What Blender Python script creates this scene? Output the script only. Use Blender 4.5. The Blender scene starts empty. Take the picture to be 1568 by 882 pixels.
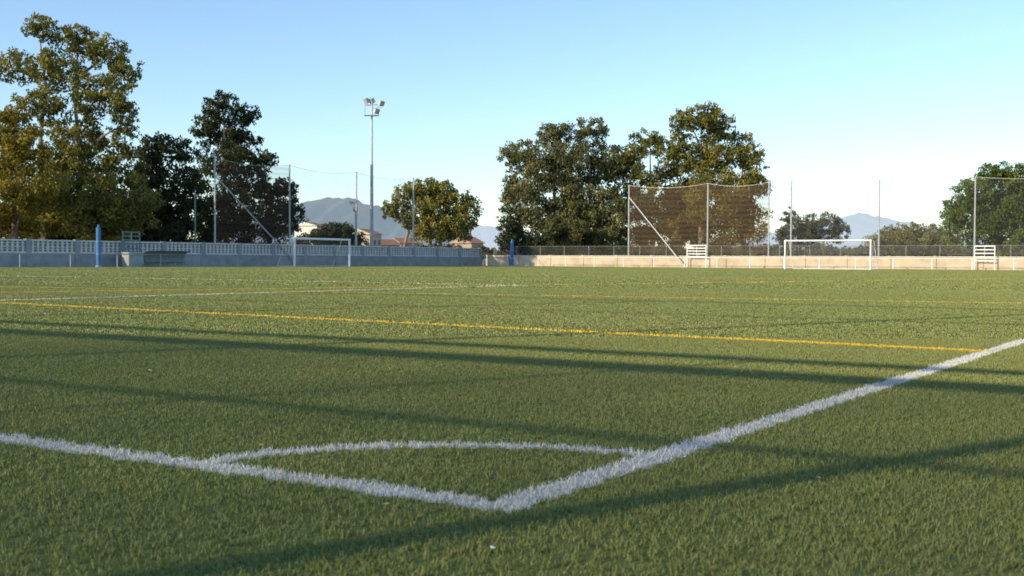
import bpy, math, random
import numpy as np
from mathutils import Vector, Matrix, Euler
random.seed(7); rng=np.random.default_rng(7)
sc=bpy.context.scene
sc.view_settings.view_transform='Standard'; sc.view_settings.look='None'; sc.view_settings.exposure=0

# ------------------------------------------------------------------ image-pixel helpers: back-project image coordinates through the camera
F=1750.0; H=0.68
PITCH=math.atan((441-398)/F); ROLL=math.radians(0.29)
R=Matrix.Rotation(math.radians(90)-PITCH,3,'X')@Matrix.Rotation(ROLL,3,'Z')
def ray(px,py): return R@Vector(((px-784)/F,(441-py)/F,-1))
def G(px,py):
    d=ray(px,py); t=-H/d.z; return Vector((d.x*t,d.y*t,0))
def D(px,py,y):
    d=ray(px,py); t=y/d.y; return Vector((d.x*t,y,H+d.z*t))
def az(a): a=math.radians(a); return Vector((math.sin(a),math.cos(a),0))
E1=az(33.5); E2=az(-59)
def online(p0,d,px):
    r=ray(px,400)
    den=d.x*r.y-d.y*r.x
    t=(-p0.x*r.y+p0.y*r.x)/den
    return p0+d*t

cam=bpy.data.cameras.new('camera'); co=bpy.data.objects.new('camera',cam); sc.collection.objects.link(co)
co.matrix_world=Matrix.Translation((0,0,H))@R.to_4x4()
cam.sensor_width=36; cam.lens=36*F/1568; cam.clip_start=0.05; cam.clip_end=30000
cam.dof.use_dof=True; cam.dof.focus_distance=7; cam.dof.aperture_fstop=6.3
sc.camera=co

# ------------------------------------------------------------------ light
EL=22.0; SAZ=235.0
w=bpy.data.worlds.new('World'); sc.world=w; w.use_nodes=True
nt=w.node_tree; nt.nodes.clear()
o=nt.nodes.new('ShaderNodeOutputWorld'); b=nt.nodes.new('ShaderNodeBackground'); s=nt.nodes.new('ShaderNodeTexSky')
s.sky_type='NISHITA'; s.sun_disc=False; s.sun_elevation=math.radians(EL); s.sun_rotation=math.radians(SAZ)
s.altitude=0; s.air_density=1.0; s.dust_density=0.3; s.ozone_density=2.0
b.inputs[1].default_value=0.15
vm=nt.nodes.new('ShaderNodeVectorMath'); vm.operation='MULTIPLY'; vm.inputs[1].default_value=(1.24,1.33,1.43)
nt.links.new(s.outputs[0],vm.inputs[0]); nt.links.new(vm.outputs[0],b.inputs[0]); nt.links.new(b.outputs[0],o.inputs[0])
sl=bpy.data.lights.new('sun','SUN'); sl.energy=5.0; sl.angle=math.radians(0.5); sl.color=(1,0.83,0.54)
so=bpy.data.objects.new('sun',sl); sc.collection.objects.link(so)
Lh=-az(SAZ)
ld=Vector((Lh.x*math.cos(math.radians(EL)),Lh.y*math.cos(math.radians(EL)),-math.sin(math.radians(EL))))
so.rotation_euler=ld.to_track_quat('-Z','Y').to_euler()

# ------------------------------------------------------------------ node helpers
class NB:
    def __init__(s,name):
        s.m=bpy.data.materials.new(name); s.m.use_nodes=True; s.t=s.m.node_tree; s.t.nodes.clear()
        s.out=s.t.nodes.new('ShaderNodeOutputMaterial')
    def n(s,ty,**kw):
        x=s.t.nodes.new(ty)
        for k,v in kw.items(): setattr(x,k,v)
        return x
    def l(s,a,b): s.t.links.new(a,b)
    def setin(s,inp,v):
        if isinstance(v,bpy.types.NodeSocket): s.l(v,inp)
        else: inp.default_value=v
    def math(s,op,a,b=None,c=None,clamp=False):
        x=s.n('ShaderNodeMath',operation=op); x.use_clamp=clamp
        s.setin(x.inputs[0],a)
        if b is not None: s.setin(x.inputs[1],b)
        if c is not None: s.setin(x.inputs[2],c)
        return x.outputs[0]
    def dot(s,v,c):
        x=s.n('ShaderNodeVectorMath',operation='DOT_PRODUCT'); s.l(v,x.inputs[0]); x.inputs[1].default_value=c; return x.outputs['Value']
    def mix(s,f,a,b):
        x=s.n('ShaderNodeMix',data_type='RGBA'); s.setin(x.inputs[0],f); s.setin(x.inputs[6],a); s.setin(x.inputs[7],b); return x.outputs[2]
    def noise(s,scale,detail=3,vec=None,rough=0.55):
        x=s.n('ShaderNodeTexNoise'); x.inputs['Scale'].default_value=scale; x.inputs['Detail'].default_value=detail; x.inputs['Roughness'].default_value=rough
        if vec is not None: s.l(vec,x.inputs['Vector'])
        return x.outputs['Fac'],x.outputs['Color']
    def ramp(s,f,a,b,lo=0.0,hi=1.0):
        x=s.n('ShaderNodeMapRange'); s.l(f,x.inputs[0]); x.inputs[1].default_value=lo; x.inputs[2].default_value=hi; x.inputs[3].default_value=a; x.inputs[4].default_value=b; return x.outputs[0]
def c4(c): return (c[0],c[1],c[2],1)
def simple(name,c,rough=0.6,metal=0,var=0.15,scale=3,bump=0.0):
    k=NB(name); tc=k.n('ShaderNodeTexCoord')
    f,_=k.noise(scale,5,tc.outputs['Object'])
    col=k.mix(k.ramp(f,0,1,0.3,0.7),c4([x*(1-var) for x in c]),c4([min(1,x*(1+var)) for x in c]))
    p=k.n('ShaderNodeBsdfPrincipled'); k.l(col,p.inputs['Base Color']); p.inputs['Roughness'].default_value=rough; p.inputs['Metallic'].default_value=metal
    if bump:
        bn=k.n('ShaderNodeBump'); bn.inputs['Strength'].default_value=bump; k.l(f,bn.inputs['Height']); k.l(bn.outputs[0],p.inputs['Normal'])
    k.l(p.outputs[0],k.out.inputs[0]); return k.m
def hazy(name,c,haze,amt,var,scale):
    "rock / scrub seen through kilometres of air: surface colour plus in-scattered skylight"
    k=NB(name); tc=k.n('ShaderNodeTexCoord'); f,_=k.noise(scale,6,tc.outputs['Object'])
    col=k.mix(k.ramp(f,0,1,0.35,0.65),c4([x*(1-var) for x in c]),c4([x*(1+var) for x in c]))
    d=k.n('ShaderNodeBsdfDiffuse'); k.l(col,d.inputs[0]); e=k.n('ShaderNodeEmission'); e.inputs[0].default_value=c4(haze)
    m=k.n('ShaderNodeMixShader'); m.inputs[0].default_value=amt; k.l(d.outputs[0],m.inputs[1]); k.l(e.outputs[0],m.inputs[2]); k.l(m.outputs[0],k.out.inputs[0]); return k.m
def leafmat(name,dark,light,trans=0.25):
    k=NB(name); a=k.n('ShaderNodeAttribute',attribute_name='tint')
    col=k.mix(a.outputs['Fac'],c4(dark),c4(light))
    d=k.n('ShaderNodeBsdfDiffuse'); k.l(col,d.inputs[0]); t=k.n('ShaderNodeBsdfTranslucent'); k.l(col,t.inputs[0])
    m=k.n('ShaderNodeMixShader'); m.inputs[0].default_value=trans; k.l(d.outputs[0],m.inputs[1]); k.l(t.outputs[0],m.inputs[2]); k.l(m.outputs[0],k.out.inputs[0]); return k.m
def netmat(name,c,a,wav=0.0):
    k=NB(name); d=k.n('ShaderNodeBsdfDiffuse'); d.inputs[0].default_value=c4(c); t=k.n('ShaderNodeBsdfTransparent')
    m=k.n('ShaderNodeMixShader'); tc=k.n('ShaderNodeTexCoord')
    if wav:
        wv=k.n('ShaderNodeTexWave',bands_direction='Z'); wv.inputs['Scale'].default_value=0.62; wv.inputs['Distortion'].default_value=3.5; wv.inputs['Detail'].default_value=3; wv.inputs['Detail Scale'].default_value=0.35
        k.l(tc.outputs['Object'],wv.inputs['Vector']); f=k.ramp(wv.outputs['Fac'],a-wav,a+wav)
    else:
        n_,_=k.noise(0.7,3,tc.outputs['Object']); f=k.ramp(n_,a*0.7,a*1.3,0.3,0.7)
    k.l(f,m.inputs[0]); k.l(t.outputs[0],m.inputs[1]); k.l(d.outputs[0],m.inputs[2]); k.l(m.outputs[0],k.out.inputs[0]); return k.m

# ------------------------------------------------------------------ mesh builder
class MB:
    def __init__(s): s.v=[];s.f=[];s.mi=[];s.mats=[]
    def mat(s,m):
        if m not in s.mats: s.mats.append(m)
        return s.mats.index(m)
    def quad(s,a,b,c,d,m):
        i=len(s.v); s.v+= [tuple(a),tuple(b),tuple(c),tuple(d)]; s.f.append((i,i+1,i+2,i+3)); s.mi.append(s.mat(m))
    def tube(s,p0,p1,r0,r1,m,n=8,cap=True):
        p0=Vector(p0);p1=Vector(p1); d=(p1-p0).normalized()
        u=d.orthogonal().normalized(); v=d.cross(u); i=len(s.v); k=s.mat(m)
        for p,r in((p0,r0),(p1,r1)):
            for j in range(n):
                a=2*math.pi*j/n; s.v.append(tuple(p+u*math.cos(a)*r+v*math.sin(a)*r))
        for j in range(n):
            j2=(j+1)%n; s.f.append((i+j,i+j2,i+n+j2,i+n+j)); s.mi.append(k)
        if cap:
            s.f.append(tuple(i+j for j in range(n))[::-1]); s.mi.append(k); s.f.append(tuple(i+n+j for j in range(n))); s.mi.append(k)
    def box(s,c,ax,ay,az_,m):
        c=Vector(c);ax=Vector(ax);ay=Vector(ay);az_=Vector(az_); i=len(s.v); k=s.mat(m)
        for z in(-1,1):
            for (x,y) in((-1,-1),(1,-1),(1,1),(-1,1)): s.v.append(tuple(c+ax*x+ay*y+az_*z))
        for f in((0,3,2,1),(4,5,6,7),(0,1,5,4),(1,2,6,5),(2,3,7,6),(3,0,4,7)): s.f.append(tuple(i+j for j in f)); s.mi.append(k)
    def beam(s,p0,p1,w,h0,h1,m):
        "wall-like prism between p0,p1, from z h0 to h1"
        p0=Vector(p0);p1=Vector(p1);d=p1-p0; dn=d.normalized(); nrm=Vector((-dn.y,dn.x,0))
        s.box((p0+p1)/2+Vector((0,0,(h0+h1)/2)),d/2,nrm*w/2,Vector((0,0,(h1-h0)/2)),m)
    def obj(s,name,smooth=False,attr=None):
        me=bpy.data.meshes.new(name); me.from_pydata(s.v,[],s.f)
        for m in s.mats: me.materials.append(m)
        me.polygons.foreach_set('material_index',s.mi)
        if smooth: me.polygons.foreach_set('use_smooth',[True]*len(s.f))
        if attr is not None:
            a=me.attributes.new('tint','FLOAT','POINT'); a.data.foreach_set('value',attr)
        me.update(); ob=bpy.data.objects.new(name,me); sc.collection.objects.link(ob); return ob
UP=Vector((0,0,1))

# ------------------------------------------------------------------ turf material with real painted-yarn markings
C=G(770,776)
segs=[]
def seg(p,q,w,k): segs.append((p,q,w,k))
seg(C,C+E1*105,0.12,0)
seg(C,C+E2*70,0.12,0)
yb=G(1492,538); ya=G(0,464); yd=(ya-yb).normalized(); seg(yb,yb+yd*55,0.17,1)
pc=G(802,437); seg(pc,pc-E1*16,0.18,0); seg(pc,pc+E2*45,0.18,0)
seg(G(110,416.5),G(110,416.5)+az(33.5)*30,0.14,0)
y2=G(0,448); seg(y2,y2+az(50)*40,0.15,1)
y3=G(1568,465); seg(y3,y3+(G(1200,459)-y3).normalized()*25,0.13,1)
def turf(name,blade):
    k=NB(name); geo=k.n('ShaderNodeNewGeometry'); pos=geo.outputs['Position']
    _,nc=k.noise(16,1,pos)
    off=k.n('ShaderNodeVectorMath',operation='MULTIPLY_ADD'); k.l(nc,off.inputs[0]); off.inputs[1].default_value=(0.08,0.08,0); off.inputs[2].default_value=(-0.04,-0.04,0)
    ad=k.n('ShaderNodeVectorMath',operation='ADD'); k.l(pos,ad.inputs[0]); k.l(off.outputs[0],ad.inputs[1]); P=ad.outputs[0]
    def segmask(p,q,wd):
        d=(q-p); L=d.length; d=d/L; n=Vector((-d.y,d.x,0))
        dist=k.math('ABSOLUTE',k.math('SUBTRACT',k.dot(P,n),n.dot(p)))
        a=k.math('LESS_THAN',dist,wd/2)
        al=k.math('SUBTRACT',k.dot(P,d),d.dot(p)+L/2)
        b_=k.math('LESS_THAN',k.math('ABSOLUTE',al),L/2+wd/2)
        return k.math('MULTIPLY',a,b_)
    wm=None; ym=None
    for p,q,wd,kd in segs:
        m=segmask(p,q,wd)
        if kd==0: wm=m if wm is None else k.math('MAXIMUM',wm,m)
        else: ym=m if ym is None else k.math('MAXIMUM',ym,m)
    RA,RB=0.99,1.19
    M=Matrix(((E1.x,E2.x),(E1.y,E2.y))).inverted()
    va=Vector((M[0][0],M[0][1],0)); vb=Vector((M[1][0],M[1][1],0))
    a=k.math('DIVIDE',k.math('SUBTRACT',k.dot(P,va),va.dot(C)),RA); b_=k.math('DIVIDE',k.math('SUBTRACT',k.dot(P,vb),vb.dot(C)),RB)
    rr=k.math('SQRT',k.math('ADD',k.math('MULTIPLY',a,a),k.math('MULTIPLY',b_,b_)))
    am=k.math('LESS_THAN',k.math('ABSOLUTE',k.math('SUBTRACT',rr,1.0)),0.047)
    am=k.math('MULTIPLY',am,k.math('MULTIPLY',k.math('GREATER_THAN',a,0),k.math('GREATER_THAN',b_,0)))
    wm=k.math('MAXIMUM',wm,am)
    f1,_=k.noise(1.3,3,pos); f2,_=k.noise(85,1,pos); f3,_=k.noise(0.12,2,pos)
    g=k.mix(k.ramp(f2,0,1,0.32,0.68),(0.10,0.155,0.035,1),(0.30,0.35,0.115,1))
    g=k.mix(k.ramp(f1,0,0.4,0.35,0.7),g,(0.27,0.28,0.10,1))
    g=k.mix(k.ramp(f3,0.1,0.5,0.35,0.65),g,(0.32,0.31,0.115,1))
    # shade in the gaps between blades, painted as a darker backing
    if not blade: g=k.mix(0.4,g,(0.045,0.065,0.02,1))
    wcol=k.mix(k.ramp(f2,0,1,0.35,0.65),(0.56,0.56,0.54,1),(0.80,0.80,0.78,1))
    wear=k.ramp(f1,0.72,1.0,0.3,0.5)
    col=k.mix(k.math('MULTIPLY',wm,wear) if blade else k.math('MULTIPLY',wm,0.7),g,wcol)
    col=k.mix(k.math('MULTIPLY',ym,0.95),col,(0.80,0.53,0.04,1))
    if blade:
        d=k.n('ShaderNodeBsdfPrincipled'); k.l(col,d.inputs['Base Color']); d.inputs['Roughness'].default_value=0.5; d.inputs['Specular IOR Level'].default_value=0.3
        k.l(d.outputs[0],k.out.inputs[0])
    else:
        d=k.n('ShaderNodeBsdfDiffuse'); k.l(col,d.inputs[0]); k.l(d.outputs[0],k.out.inputs[0])
    return k.m
turf_g=turf('turf_backing',False); turf_b=turf('turf_yarn',True)

W0=D(0,400,80); W0.z=0
PC=online(W0,E1,745)
DR=-E2
mb=MB(); gm=simple('dry_earth',(0.22,0.19,0.12),0.95,0,0.3,0.05)
S=15000; mb.quad((-S,-3000,-0.03),(S,-3000,-0.03),(S,S,-0.03),(-S,S,-0.03),gm); mb.obj('ground')
mb=MB(); a0=W0-E1*95; a1=PC; a2=PC+DR*110; a3=a0+DR*110
mb.quad(a0,a3,a2,a1,turf_g); mb.obj('football_pitch')

def blade_patch(name,size,n,hmin,hmax,wd,tuft):
    nt_=n//tuft
    cx=rng.uniform(0,size,nt_); cy=rng.uniform(0,size,nt_); la=rng.uniform(0,2*np.pi,nt_); th=rng.uniform(0.7,1.12,nt_)
    cx=np.repeat(cx,tuft)+rng.normal(0,wd*2.2,nt_*tuft); cy=np.repeat(cy,tuft)+rng.normal(0,wd*2.2,nt_*tuft)
    N=len(cx); h=rng.uniform(hmin,hmax,N)*np.repeat(th,tuft); an=rng.uniform(0,2*np.pi,N)
    lean=np.repeat(la,tuft)+rng.normal(0,1.2,N); lm=rng.uniform(0.1,1.0,N)*h
    dx=np.cos(an)*wd/2; dy=np.sin(an)*wd/2; lx=np.cos(lean)*lm; ly=np.sin(lean)*lm
    z0=np.zeros(N)
    V=np.stack([np.stack([cx-dx,cy-dy,z0],1),np.stack([cx+dx,cy+dy,z0],1),
      np.stack([cx+dx*.85+lx*.35,cy+dy*.85+ly*.35,h*.6],1),np.stack([cx-dx*.85+lx*.35,cy-dy*.85+ly*.35,h*.6],1),
      np.stack([cx+lx,cy+ly,h],1)],1).reshape(-1,3)
    F_=[]
    for i in range(0,N*5,5): F_.append((i,i+1,i+2,i+3)); F_.append((i+3,i+2,i+4))
    me=bpy.data.meshes.new(name); me.from_pydata(V.tolist(),[],F_); me.materials.append(turf_b); me.update(); return me
turf_root=bpy.data.objects.new('grass',None); sc.collection.objects.link(turf_root)
near=[blade_patch('turf_near_%d'%i,1.0,17000,0.009,0.021,0.0023,4) for i in range(3)]
mid=[blade_patch('turf_mid_%d'%i,2.0,9000,0.010,0.021,0.007,4) for i in range(2)]
far=[blade_patch('turf_far_%d'%i,6.0,7000,0.012,0.025,0.024,3) for i in range(2)]
cnt=0
def inside(x,y):
    q=Vector((x,y,0))-PC
    M=Matrix(((E1.x,DR.x),(E1.y,DR.y))).inverted(); v=M@Vector((q.x,q.y)); return v[0]<-0.5 and v[1]>0.5
def place(meshes,size,y0,y1):
    global cnt
    for j in range(int(round((y1-y0)/size))):
        yy=y0+j*size
        hw=(yy+size)*0.46+0.6+size*0.5
        i0=int(math.floor(-hw/size)); i1=int(math.ceil(hw/size))
        for i in range(i0,i1):
            xx=i*size
            if yy>60 and not inside(xx+size*.5,yy+size*.5): continue
            ob=bpy.data.objects.new('turf_patch_%d'%cnt,random.choice(meshes)); cnt+=1
            r=random.randrange(4); ox,oy=[(0,0),(size,0),(size,size),(0,size)][r]
            ob.location=(xx+ox,yy+oy,0.0); ob.rotation_euler=(0,0,r*math.pi/2); ob.parent=turf_root; sc.collection.objects.link(ob)
place(near,1.0,1.0,10.0); place(mid,2.0,10.0,28.0); place(far,6.0,28.0,136.0)

# ------------------------------------------------------------------ trees
bark=simple('bark',(0.14,0.11,0.08),0.9,0,0.35,2.0,0.3)
palebark=simple('pale_bark',(0.26,0.23,0.18),0.85,0,0.3,1.5,0.2)
def tree(name,depth,lobes,trunks,mat,leaf=0.24,dens=1.0,barkm=bark,clr=(0.5,1.05),spread=1.0,trunk_r=0.3,fill=0.3):
    mb=MB(); scale=depth/F
    L=[]
    for (cx,cy,rx,ry) in lobes:
        dd=depth+random.uniform(-1,1)*rx*scale*0.7*spread
        c=D(cx,cy,dd); L.append((c,rx*scale*1.05,rx*scale*0.9*spread,ry*scale*1.05))
    for (tx,) in trunks:
        base=D(tx,400,depth); base.z=-0.05
        mine=[l for l in L if min(trunks,key=lambda t:abs(D(t[0],400,depth).x-l[0].x))[0]==tx]
        if not mine: continue
        mine.sort(key=lambda l:l[0].z)
        top=mine[-1][0]; zt=top.z
        mids=[base]
        for k in range(1,5):
            q=base.lerp(Vector((top.x,top.y,zt)),k/4)
            q=Vector((q.x+random.uniform(-.35,.35),q.y+random.uniform(-.35,.35),q.z)); mids.append(q)
        for k in range(4): mb.tube(mids[k],mids[k+1],trunk_r*(1-0.22*k),trunk_r*(1-0.22*(k+1)),barkm,8)
        for l in mine[:-1]:
            zz=max(base.z+0.8,l[0].z-l[3]*1.6); kk=min(3.99,(zz-base.z)/(zt-base.z)*4); i=int(max(0,kk)); s0=mids[i].lerp(mids[i+1],kk-i)
            mm=s0.lerp(l[0],0.5)+Vector((random.uniform(-.4,.4),random.uniform(-.4,.4),random.uniform(-.2,.6)))
            mb.tube(s0,mm,trunk_r*0.42,trunk_r*0.28,barkm,6,False); mb.tube(mm,l[0],trunk_r*0.28,trunk_r*0.12,barkm,6,False)
            for _ in range(4):
                e=l[0]+Vector((random.uniform(-.8,.8)*l[1],random.uniform(-.8,.8)*l[2],random.uniform(-.2,.95)*l[3])); mb.tube(mm.lerp(l[0],.6),e,trunk_r*0.12,0.02,barkm,4,False)
    nb=len(mb.v); tint=[0.5]*nb; k=mb.mat(mat)
    Cs=[];Rs=[];Ts=[]
    for (c,rx,ry,rz) in L:
        area=4*math.pi*(((rx*ry)**1.6+(rx*rz)**1.6+(ry*rz)**1.6)/3)**(1/1.6)
        rc=min(1.0,max(0.35,0.28*(rx*ry*rz)**(1/3)))
        n=int(area/(math.pi*rc*rc)*1.6*dens)+4
        for _ in range(n):
            v=rng.normal(size=3); v/=np.linalg.norm(v)
            r=random.uniform(0.1,0.6) if random.random()<fill else random.uniform(clr[0]+0.2,clr[1]+0.05)
            p=np.array([c.x+v[0]*rx*r,c.y+v[1]*ry*r,c.z+v[2]*rz*r])
            if p[2]<0.3: continue
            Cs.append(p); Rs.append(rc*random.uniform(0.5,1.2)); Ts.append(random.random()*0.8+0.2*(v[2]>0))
    V=[];Tn=[]
    for p,r,t in zip(Cs,Rs,Ts):
        n=max(10,int(r*r*math.pi/(leaf*leaf*0.36)*1.15))
        q=rng.normal(size=(n,3)); q/=np.linalg.norm(q,axis=1)[:,None]; q*=(rng.uniform(0,1,n)**0.5)[:,None]*r*1.08; q[:,2]*=0.8
        q+=p
        a=rng.normal(size=(n,3)); a/=np.linalg.norm(a,axis=1)[:,None]; a[:,2]*=1.2
        b_=np.cross(a,rng.normal(size=(n,3))); b_/=np.linalg.norm(b_,axis=1)[:,None]
        sz=rng.uniform(0.6,1.3,n)[:,None]*leaf
        a=a*sz*0.6; b_=b_*sz*0.32
        V.append(np.stack([q-a,q-b_*1.0,q+a,q+b_],1).reshape(-1,3))
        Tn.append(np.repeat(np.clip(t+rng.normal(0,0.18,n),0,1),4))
    V=np.concatenate(V); Tn=np.concatenate(Tn); N=len(V)//4
    mb.v+=V.tolist(); mb.f+=[(nb+4*i,nb+4*i+1,nb+4*i+2,nb+4*i+3) for i in range(N)]; mb.mi+=[k]*N
    tint+=Tn.tolist()
    return mb.obj(name,attr=tint)
lm_euc=leafmat('eucalyptus_leaves',(0.075,0.10,0.032),(0.31,0.27,0.065))
lm_euc2=leafmat('eucalyptus_leaves_grey',(0.065,0.085,0.042),(0.23,0.215,0.085))
lm_dark=leafmat('dark_leaves',(0.03,0.046,0.026),(0.095,0.105,0.042))
lm_gold=leafmat('golden_leaves',(0.09,0.09,0.02),(0.30,0.23,0.04))
lm_green=leafmat('green_leaves',(0.05,0.085,0.022),(0.18,0.22,0.05))
lm_olive=leafmat('olive_leaves',(0.14,0.14,0.07),(0.31,0.29,0.13))
lm_grey=leafmat('grey_leaves',(0.08,0.085,0.06),(0.16,0.16,0.11))

tree('eucalyptus_tree',93,[(62,42,24,18),(118,62,36,22),(165,80,30,24),(192,112,24,26),(24,104,30,22),(88,108,40,28),(150,148,46,30),(60,160,32,20),(192,190,20,30),(110,208,40,32),(165,250,48,38),(100,285,50,42),(195,310,45,45),(50,330,45,35),(130,340,60,34),(100,250,40,30),(110,300,50,40),(170,330,50,40)],[(125,),(70,)],lm_euc,0.22,0.85,palebark,trunk_r=0.34,fill=0.15)
tree('golden_tree',86,[(20,195,34,30),(38,235,36,36),(5,255,40,40),(25,300,50,34),(10,340,50,34)],[(18,)],lm_gold,0.2,1.0)
tree('dark_tree',100,[(240,228,26,24),(276,238,22,26),(215,262,26,30),(240,285,34,34),(290,290,24,32),(255,330,40,36),(205,335,40,40),(295,345,34,34),(235,360,50,26),(160,345,40,34),(110,355,50,26),(60,360,50,24)],[(250,)],lm_dark,0.24,1.0)
tree('dark_tree',108,[(342,164,26,20),(380,178,17,16),(318,196,22,30),(362,210,34,30),(350,255,42,36),(404,243,20,12),(340,310,44,42),(392,290,26,30),(428,292,26,20),(444,322,20,26),(410,342,44,34),(345,355,45,32)],[(350,),(415,)],lm_dark,0.24,1.0)
tree('round_tree',160,[(630,298,24,20),(602,320,18,15),(668,296,32,20),(704,322,28,28),(655,325,30,22),(680,348,46,22),(625,338,14,12)],[(660,),(618,)],lm_euc,0.3,1.1,palebark,trunk_r=0.3)
tree('eucalyptus_tree',135,[(850,208,27,20),(903,204,27,22),(797,240,28,22),(786,280,14,28),(850,250,48,34),(908,252,36,36),(815,300,38,36),(880,305,50,42),(850,350,58,42),(925,335,36,44),(935,255,18,20),(900,372,50,28)],[(850,),(900,)],lm_euc2,0.27,1.05,palebark)
tree('dark_bush',128,[(778,345,18,28),(790,375,26,22),(825,378,26,20)],[(782,)],lm_dark,0.22,1.2,trunk_r=0.12)
tree('eucalyptus_tree',138,[(1078,180,26,20),(1045,190,18,22),(1104,203,22,30),(992,218,26,18),(962,245,26,24),(1035,235,28,28),(1082,248,40,36),(1138,232,24,28),(1156,275,22,48),(1105,305,50,42),(1030,305,50,45),(972,295,34,42),(1060,355,66,38),(1142,345,32,42),(985,355,40,40)],[(1070,),(1000,),(1140,)],lm_euc,0.27,1.05,palebark)
tree('bare_bush',170,[(1208,335,14,16),(1230,350,24,16),(1262,342,26,16),(1285,352,16,16),(1200,358,16,12),(1245,362,40,14)],[(1210,),(1265,)],lm_grey,0.22,0.7,trunk_r=0.12,fill=0.4)
tree('carob_tree',116,[(1522,268,24,18),(1562,276,30,20),(1486,300,30,24),(1540,310,50,38),(1462,330,20,22),(1595,310,36,40),(1500,345,52,36),(1570,355,50,34)],[(1530,)],lm_green,0.22,1.1,trunk_r=0.3)
tree('olive_bush',165,[(1364,358,16,12),(1392,356,20,14),(1424,358,20,14),(1450,365,16,12),(1400,372,60,14)],[(1380,),(1425,)],lm_olive,0.22,1.0,trunk_r=0.12)
tree('dark_bush',150,[(488,362,18,10),(515,355,26,12),(540,364,16,12),(470,372,20,12),(520,374,40,14)],[(515,)],lm_dark,0.22,1.2,trunk_r=0.12)
lb=[]
x=-40
while x<1640:
    r=random.uniform(9,16)
    top=random.uniform(374,384)
    if 560<x<640: top=388
    lb.append((x,top+9,r,random.uniform(8,12))); x+=r*1.0
tree('distant_tree_line',230,lb,[(-100,)],lm_grey,0.5,1.0)

# ------------------------------------------------------------------ hills
def hill(name,depth,prof,mat,run,rough):
    mb=MB(); NX=140; NY=16
    xs=np.linspace(prof[0][0],prof[-1][0],NX); ys=np.interp(xs,[p[0] for p in prof],[p[1] for p in prof])
    ys=ys+1.2*np.sin(xs*0.17+1)+0.8*np.sin(xs*0.41)
    ph=rng.uniform(0,6,6); k=mb.mat(mat)
    for j in range(NY*2):
        t=j/(NY-1)
        for i in range(NX):
            top=D(xs[i],ys[i],depth); hh=max(0,top.z)
            s_=t if t<=1 else max(0,2-t)
            nz=sum(math.sin(xs[i]*0.07*(m+1)+ph[m]+t*4*(m%3))/(m+1.5) for m in range(6))
            z=hh*s_**0.8*(1+rough*nz*(1-s_)*1.2)
            mb.v.append((top.x,depth-run+run*t,z-5*(s_<0.01)))
    for j in range(NY*2-1):
        for i in range(NX-1):
            a=j*NX+i; mb.f.append((a,a+1,a+NX+1,a+NX)); mb.mi.append(k)
    mb.obj(name,smooth=True)
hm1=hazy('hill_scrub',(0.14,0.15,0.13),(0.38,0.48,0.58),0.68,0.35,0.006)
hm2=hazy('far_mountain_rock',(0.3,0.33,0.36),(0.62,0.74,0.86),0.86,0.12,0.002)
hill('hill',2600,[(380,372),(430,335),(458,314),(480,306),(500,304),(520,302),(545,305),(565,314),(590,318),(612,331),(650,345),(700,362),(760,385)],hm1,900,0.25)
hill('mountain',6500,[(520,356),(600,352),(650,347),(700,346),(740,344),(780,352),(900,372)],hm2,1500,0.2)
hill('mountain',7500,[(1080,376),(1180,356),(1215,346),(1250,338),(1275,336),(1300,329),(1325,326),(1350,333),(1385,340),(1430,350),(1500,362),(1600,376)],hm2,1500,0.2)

# ------------------------------------------------------------------ houses
wallc=simple('render_cream',(0.36,0.29,0.22),0.9,0,0.1,1); tile=simple('terracotta',(0.34,0.17,0.10),0.9,0,0.25,2); glass=simple('window_dark',(0.04,0.05,0.06),0.3)
def house(pxa,pxb,ytop,depth,hr,wc=wallc):
    mb=MB(); a=D(pxa,400,depth); b_=D(pxb,400,depth+3); a.z=b_.z=0
    zt=D((pxa+pxb)/2,ytop,depth).z; d=(b_-a).normalized(); n=Vector((-d.y,d.x,0)); dp=8; we=zt-hr
    mb.beam(a+n*dp/2,b_+n*dp/2,dp,0,we,wc)
    e=0.5; A=a-d*e-n*e+UP*we; B=b_+d*e-n*e+UP*we; Cc=b_+d*e+n*(dp+e)+UP*we; Dd=a-d*e+n*(dp+e)+UP*we
    r0=a-d*e+n*dp/2+UP*zt; r1=b_+d*e+n*dp/2+UP*zt
    for q in((A,B,r1,r0),(Cc,Dd,r0,r1)): mb.quad(*[Vector(v)+UP*0.03 for v in q],tile)
    for (p,q,r) in((A,Dd,r0),(B,Cc,r1)):
        mb.quad(p,q,r+UP*0.02,r+UP*0.01,wc)
    Lw=(b_-a).length; nwin=max(2,int(Lw/3))
    for i in range(nwin):
        for fl in range(max(1,int(we/3))):
            c=a+d*(Lw*(i+0.5)/nwin)+UP*(1.6+fl*3)-n*0.02
            mb.box(c,d*0.5,n*0.05,UP*0.6,glass); mb.box(c-UP*0.66-n*0.03,d*0.65,n*0.1,UP*0.05,wc)
    mb.obj('village_house')
house(570,584,350,270,1.4,simple('render_pale',(0.5,0.44,0.36),0.9)); house(584,612,366,300,1.6); house(614,640,364,340,1.6)
house(485,497,340,320,1.0,simple('render_white',(0.7,0.68,0.62),0.9)); house(722,740,362,300,1.8)

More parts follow.
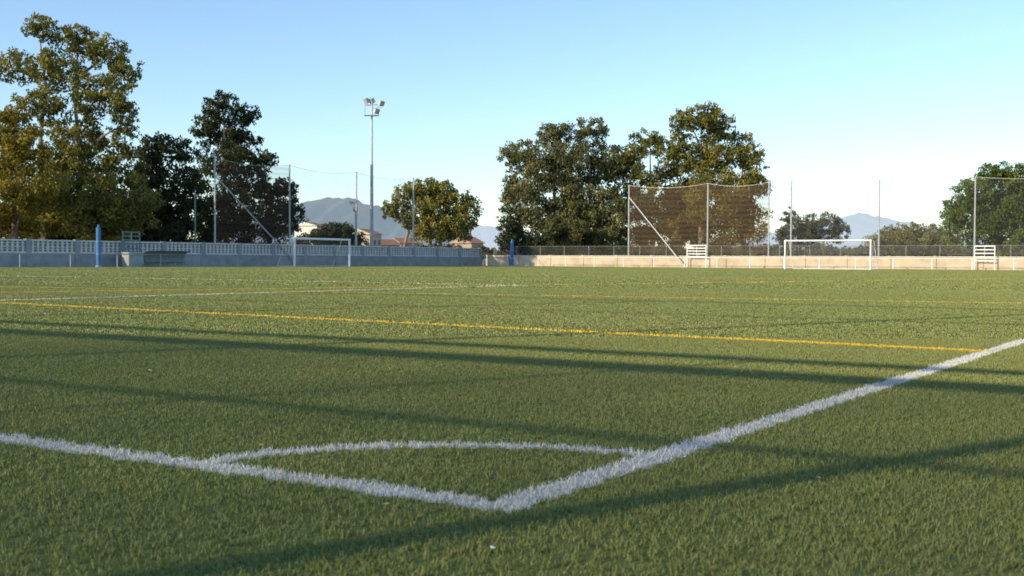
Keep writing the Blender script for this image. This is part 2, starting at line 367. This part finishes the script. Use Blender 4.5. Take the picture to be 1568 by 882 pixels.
# ------------------------------------------------------------------ boundary walls
grey=simple('concrete_block',(0.30,0.32,0.34),0.9,0,0.18,1.5,0.1)
lat=simple('lattice_block',(0.66,0.65,0.63),0.9,0,0.12,2)
latb=simple('lattice_backing',(0.33,0.33,0.33),0.9,0,0.2,2)  # dark-grey panel added behind the lattice to close its gaps
greyd=simple('painted_base',(0.32,0.34,0.35),0.85,0,0.2,1.2)
tan=simple('cream_render',(0.56,0.45,0.34),0.9,0,0.2,0.9,0.1)
cap=simple('coping',(0.6,0.56,0.5),0.85,0,0.12,2)
white=simple('white_paint',(0.86,0.86,0.85),0.5,0,0.03,5)
galv=simple('galvanised_steel',(0.42,0.44,0.45),0.45,0.3,0.12,4)
blue=simple('blue_padding',(0.03,0.16,0.40),0.6,0,0.15,3)
teal=simple('teal_paint',(0.12,0.22,0.22),0.5,0,0.15,3)
def wallL(px): return online(W0,E1,px)
def wallR(px): return online(PC,DR,px)
mb=MB(); A=W0-E1*30; B=wallL(735)
nL=Vector((-E1.y,E1.x,0))
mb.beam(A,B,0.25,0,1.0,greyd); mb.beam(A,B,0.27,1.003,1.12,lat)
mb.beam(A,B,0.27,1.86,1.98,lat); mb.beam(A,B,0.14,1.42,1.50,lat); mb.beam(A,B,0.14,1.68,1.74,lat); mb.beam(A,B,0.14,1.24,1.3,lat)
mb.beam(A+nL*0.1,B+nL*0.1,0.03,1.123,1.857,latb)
L=(B-A).length; d=(B-A).normalized(); n_=int(L/0.4)
for i in range(n_+1):
    p=A+d*(L*i/n_); w_=0.16 if i%10 else 0.4; t_=0.10 if i%10 else 0.32
    mb.beam(p-d*w_/2,p+d*w_/2,t_,0 if i%10==0 else 1.123,1.857 if i%10 else 2.02,lat if i%10 else greyd)
mb.obj('lattice_block_wall')
mb=MB(); A=PC+DR*0.2; B=PC+DR*105
segn=26
for i in range(segn):
    p=A+(B-A)*i/segn; q=A+(B-A)*(i+1)/segn
    mb.beam(p,q-DR*0.02,0.22,0,1.12,tan); mb.beam(p,q-DR*0.01,0.30,1.123,1.2,cap)
    mb.beam(p-DR*0.15,p+DR*0.15,0.34,0,1.24,tan)
mb.obj('boundary_wall')
chain=netmat('chain_link',(0.30,0.31,0.29),0.10)
mb=MB()
for i in range(36):
    p=PC+DR*(1+i*3); mb.tube(p+UP*1.2,p+UP*2.2,0.022,0.022,galv,6)
mb.tube(PC+DR*1+UP*2.2,PC+DR*106+UP*2.2,0.012,0.012,galv,6)
mb.quad(PC+DR*1+UP*1.25,PC+DR*106+UP*1.25,PC+DR*106+UP*2.19,PC+DR*1+UP*2.19,chain); mb.obj('chain_link_fence')
def railing(name,p0,d,L,step,m,h=1.0,rails=(1.0,0.55)):
    mb=MB(); n=int(L/step)
    for i in range(n+1):
        p=p0+d*(i*step); mb.tube(p,p+UP*h,0.05,0.05,m,6)
    for z in rails: mb.tube(p0+UP*z,p0+d*(n*step)+UP*z,0.03,0.03,m,6)
    return mb.obj(name)
railing('pitch_railing',PC+DR*8-E1*2.0,DR,95,3.4,white,1.0,(1.0,))
railing('pitch_railing',W0-E1*20+DR*2.2,E1,82,4.0,greyd,0.95,(0.95,))

# ball-stop nets
netb=netmat('brown_net',(0.13,0.09,0.065),0.36,0.09); netl=netmat('brown_net_thin',(0.12,0.08,0.06),0.26,0.06); netf=netmat('faint_net',(0.25,0.27,0.28),0.06); netg=netmat('faint_dark_net',(0.12,0.13,0.14),0.10)
def netrun(name,pts,hts,nets,brace):
    mb=MB()
    for p,h in zip(pts,hts):
        mb.tube(p,p+UP*h,0.09,0.07,galv,8); mb.box(p+UP*0.05,(.2,0,0),(0,.2,0),(0,0,.05),grey)
    for i in range(len(pts)-1):
        a,b_=pts[i],pts[i+1]; N=8
        for j in range(N):
            t0=j/N;t1=(j+1)/N; sg=lambda t:-0.35*4*t*(1-t)
            z0=hts[i]*(1-t0)+hts[i+1]*t0+sg(t0)-0.05; z1=hts[i]*(1-t1)+hts[i+1]*t1+sg(t1)-0.05
            P0=a.lerp(b_,t0);P1=a.lerp(b_,t1)
            mb.tube(P0+UP*z0,P1+UP*z1,0.015,0.015,galv,4,False)
            mb.quad(P0+UP*1.4,P1+UP*1.4,P1+UP*(z1-.02),P0+UP*(z0-.02),nets[i])
    for (p,q,z) in brace: mb.tube(p+UP*z,q,0.06,0.06,galv,6)
    mb.obj(name)
off=DR*-0.6
pL=[wallL(q)+off for q in(337,451,553,640)]
def hz(p,px,py): return D(px,py,p.y).z
hL=[hz(p,x_,y_) for p,x_,y_ in zip(pL,(337,451,553,640),(240,252,263,272))]
netrun('ball_stop_net',pL,hL,[netl,netg,netg],[(pL[0],pL[0]+E1*9+DR*1.0,hL[0]*0.83)])
offr=E1*0.5
pxs=(959,1080,1208,1343,1490); pR=[wallR(q)+offr for q in pxs]; hR=[hz(p,x_,y_) for p,x_,y_ in zip(pR,pxs,(283,280,277,275,270))]
pmid=pR[1].lerp(pR[2],0.74)
pR2=pR[:2]+[pmid]+pR[2:]+[pR[-1]+DR*12]; hR2=hR[:2]+[hR[1]*0.26+hR[2]*0.74]+hR[2:]+[hR[-1]]
netrun('ball_stop_net',pR2,hR2,[netb,netb,netf,netf,netf,netf],[(pR[0],pR[0]+DR*7-E1*1.2,hR[0]*0.85)])

# ------------------------------------------------------------------ goals
netw=simple('net_cord',(0.7,0.7,0.7),0.8)
def goal(name,p0,d,back,Wd=7.32,Ht=2.44,r=0.07):
    mb=MB(); p1=p0+d*Wd
    for p in(p0,p1): mb.tube(p,p+UP*Ht,r,r,white,12)
    mb.tube(p0+UP*Ht-d*r,p1+UP*Ht+d*r,r,r,white,12)
    t=0.9;bd=2.0
    for p in(p0,p1):
        mb.tube(p+UP*Ht,p+back*t+UP*(Ht-0.02),0.025,0.025,white,6); mb.tube(p+back*t+UP*(Ht-0.02),p+back*bd,0.025,0.025,white,6)
        mb.tube(p+UP*0.04,p+back*bd+UP*0.04,0.025,0.025,white,6)
    mb.tube(p0+back*bd+UP*0.04,p1+back*bd+UP*0.04,0.025,0.025,white,6)
    cr=0.004; g=0.24; n=int(Wd/g)
    for i in range(n+1):
        q=p0+d*(Wd*i/n); mb.tube(q+UP*Ht,q+back*t+UP*(Ht-.06),cr,cr,netw,3,False); mb.tube(q+back*t+UP*(Ht-.06),q+back*bd,cr,cr,netw,3,False)
    for j in range(11):
        u=j/10; q=back*(t+(bd-t)*u)+UP*((Ht-.06)*(1-u)); mb.tube(p0+q,p1+q,cr,cr,netw,3,False)
        for p in(p0,p1): mb.tube(p+UP*(Ht*(1-u)),p+q,cr,cr,netw,3,False)
    mb.obj(name)
gz=98.0; gp=D(1202,400,gz); gp.z=0
g2=online(gp,DR,1333); goal('football_goal',gp,DR,E1,(g2-gp).length)
gp=D(451,400,99); gp.z=0; g2=online(gp,E1,535); goal('football_goal',gp,E1,-DR,(g2-gp).length,2.44,0.10)

# ------------------------------------------------------------------ floodlight mast
glasslamp=simple('lamp_glass',(0.55,0.55,0.5),0.15,0.3)
def mast(px,ytop,depth):
    mb=MB(); p=D(px,400,depth); p.z=0; top=D(px,ytop+6,depth).z
    mb.tube(p,p+UP*top*0.63,0.2,0.15,galv,10); mb.tube(p+UP*top*0.63,p+UP*top,0.11,0.08,galv,10)
    mb.box(p+UP*0.1,(.4,0,0),(0,.4,0),(0,0,.1),grey)
    X=Vector((1,0,0));Y=Vector((0,1,0))
    z=top-1.2
    for dz in(0,1.1):
        mb.box(p+UP*(z+dz),X*0.75,Y*0.04,UP*0.04,galv)
    for sx in(-.7,.7): mb.box(p+X*sx+UP*(z+.55),X*0.03,Y*0.03,UP*0.55,galv)
    mb.box(p+UP*(z-.02)+Y*-.35,X*0.7,Y*0.32,UP*0.02,galv)
    for (sx,zz,sgn) in((-.55,top+.2,-1),(.0,top+.2,-1),(.95,top-.05,1),(.45,top-.85,1)):
        dr=Vector((sgn*0.75,-0.5,-0.45)).normalized(); sd=dr.cross(UP).normalized(); up=sd.cross(dr)
        c=p+X*sx+UP*(zz+.1)
        mb.box(c,dr*0.13,sd*0.34,up*0.25,galv); mb.box(c+dr*0.15,dr*0.015,sd*0.30,up*0.21,glasslamp); mb.box(c-dr*0.2,dr*0.07,sd*0.12,up*0.12,galv)
        mb.tube(c-up*.3,Vector((c.x,c.y,c.z-.45)),0.03,0.03,galv,5)
        mb.tube(Vector((c.x,c.y,c.z-.45)),Vector((p.x,p.y,c.z-.5)),0.03,0.03,galv,5)
    mb.obj('floodlight_mast')
fp=wallL(569); mast(569,153,fp.y+3)
mb=MB(); p=wallL(556)+nL*1.0; t=D(556,309,p.y).z
mb.tube(p,p+UP*t,0.06,0.045,galv,8); mb.tube(p+UP*(t-.05),p+UP*(t-.05)+Vector((-.5,-.2,.05)),.03,.03,galv,6); mb.box(p+UP*(t-.1)+Vector((-.25,-.1,0)),(.3,0,0),(0,.16,0),(0,0,.12),galv); mb.box(p+UP*(t-.75),(.2,0,0),(0,.15,0),(0,0,.22),greyd)
mb.obj('street_lamp')

def bpost(name,px,ytop,depth,m,r=0.22):
    mb=MB(); p=D(px,400,depth); p.z=0; t=D(px,ytop,depth).z
    mb.tube(p,p+UP*(t*0.93),r,r,m,12); mb.tube(p+UP*(t*0.93),p+UP*t,r*0.55,r*0.45,m,10); mb.tube(p,p+UP*0.12,r*1.3,r*1.3,grey,12)
    for z in(0.3,0.6): mb.tube(p+UP*(t*z),p+UP*(t*z+.05),r*1.04,r*1.04,greyd,12)
    mb.obj(name)
bpost('padded_post',151,344,83,blue,0.17); bpost('padded_post',784,367,118,blue,0.19)
bpost('teal_pole',299,290,97,teal,0.07)

def gate(name,px0,px1,yt,yb,p0,dirv,m,nb=5):
    mb=MB(); a=online(p0,dirv,px0); b_=online(p0,dirv,px1); zt=D(px0,yt,a.y).z; zb=max(0.15,D(px0,yb,a.y).z)
    for p in(a,b_): mb.beam(p-dirv*.04,p+dirv*.04,.08,0,zt,m)
    for i in range(nb):
        z=zb+(zt-zb-.05)*i/(nb-1); mb.beam(a+dirv*.042,b_-dirv*.042,.05,z-.045,z+.045,m)
    mb.beam((a+b_)/2-dirv*.03,(a+b_)/2+dirv*.03,.03,zb,zt-.1,galv)
    mb.obj(name)
gate('slatted_gate',1052,1081,375,393,PC-E1*0.6,DR,white); gate('slatted_gate',1492,1523,376,399,PC-E1*0.6,DR,white)
gate('slatted_gate',188,214,354,386,W0+DR*0.8,E1,teal,6)
mb=MB(); a=online(W0+DR*1.5,E1,216); b_=online(W0+DR*1.5,E1,280); n_=DR
acr=simple('dugout_panel',(0.24,0.32,0.34),0.35,0,0.1,2)
prev=None
for j in range(7):
    th=math.pi/2*j/6; q=n_*(0.9*(1-math.cos(th)))+UP*(0.25+1.0*math.sin(th))
    if prev is not None: mb.quad(a+prev,b_+prev,b_+q,a+q,acr)
    prev=q
for k_ in range(5):
    p=a.lerp(b_,k_/4); pv=p
    for j in range(7):
        th=math.pi/2*j/6; q=p+n_*(0.9*(1-math.cos(th)))+UP*(0.26+1.0*math.sin(th)); mb.tube(pv,q,.025,.025,galv,5); pv=q
    mb.tube(p+n_*0.3,p+n_*0.3+UP*.42,.03,.03,galv,5)
mb.beam(a+n_*.35,b_+n_*.35,.35,.42,.47,greyd); mb.obj('team_dugout')
mb=MB(); a=online(W0+DR*1.6,E1,192); b_=online(W0+DR*1.6,E1,214); mb.beam(a,b_,0.8,0.1,1.05,greyd); mb.beam(a-E1*.05,b_+E1*.05,.9,1.053,1.12,galv); mb.beam(a+DR*.41,b_+DR*.41,.02,.2,.95,acr)
mb.beam(a,b_,.6,0,.097,galv); mb.obj('equipment_cabinet')

# ------------------------------------------------------------------ unseen ball-stop fence behind the camera, shaped to cast the long shadows
nF=Vector((-E2.y,E2.x,0))
if nF.y<0: nF=-nF
dF=-E2; tE=math.tan(math.radians(EL)); nl=nF.dot(Lh); back=4.0
def hfor(px,py): p=G(px,py); return (nF.dot(p)+back)/nl*tE
def onf(s_): return -nF*back+dF*s_
h1=hfor(784,553); h2=hfor(784,533); h3=hfor(784,456); print('heights',h1,h2,h3)
shade=netmat('shading_mesh',(0.05,0.08,0.05),0.5)  # unseen mesh, opacity set to dim the sun on the near grass
mb=MB()
for z,r in((h1,0.11),(h2,0.07),(hfor(784,655),0.03),(0.9,0.03)): mb.tube(onf(-60)+UP*z,onf(25)+UP*z,r,r,galv,8)
for py,r in((456,.05),(474,.03)): mb.tube(onf(-60)+UP*hfor(784,py),onf(25)+UP*hfor(784,py),r,r,galv,6)
ss=-60
while ss<25:
    zt=h1-0.12
    mb.quad(onf(ss)+UP*0.5,onf(ss+5)+UP*0.5,onf(ss+5)+UP*zt,onf(ss)+UP*zt,shade); ss+=5
q=G(1250,728); t_=(nF.dot(q)+back)/nl; base=q-Lh*t_; s0=dF.dot(base)
for k_ in range(-18,9):
    p=onf(s0+k_*3.2); r=0.075 if k_%2==0 else 0.035
    mb.tube(p,p+UP*(h3 if k_%2==0 else h2),r,r*0.8,galv,8)
mb.obj('shadow_casting_fence')

lit=simple('paper_scrap',(0.75,0.74,0.7),0.8); dl=simple('dry_leaf',(0.38,0.3,0.15),0.8)
def scrap(name,px,py,sz,m,el=1.0):
    mb=MB(); p=G(px,py)+UP*0.02; k=mb.mat(m); n=7; a0=random.random()*6; pts=[]
    for j in range(n):
        a=2*math.pi*j/n; r=sz*random.uniform(.6,1); v=Vector((math.cos(a)*r*el,math.sin(a)*r,0)); v.rotate(Euler((0.2,0.1,a0))); pts.append(p+v+UP*random.uniform(-.002,.003))
    mb.v=[tuple(q) for q in pts]+[tuple(p+UP*.004)]
    for j in range(n): mb.f.append((j,(j+1)%n,n)); mb.mi.append(k)
    mb.obj(name)
scrap('paper_scrap',755,852,.009,lit); scrap('dry_leaf',592,783,.006,dl,3.5); scrap('paper_scrap',725,441,.09,lit); scrap('dry_leaf',230,572,.015,lit)
for i in range(6): scrap('dry_leaf',random.uniform(0,1568),random.uniform(560,870),random.uniform(.004,.008),dl,random.uniform(1.5,3))
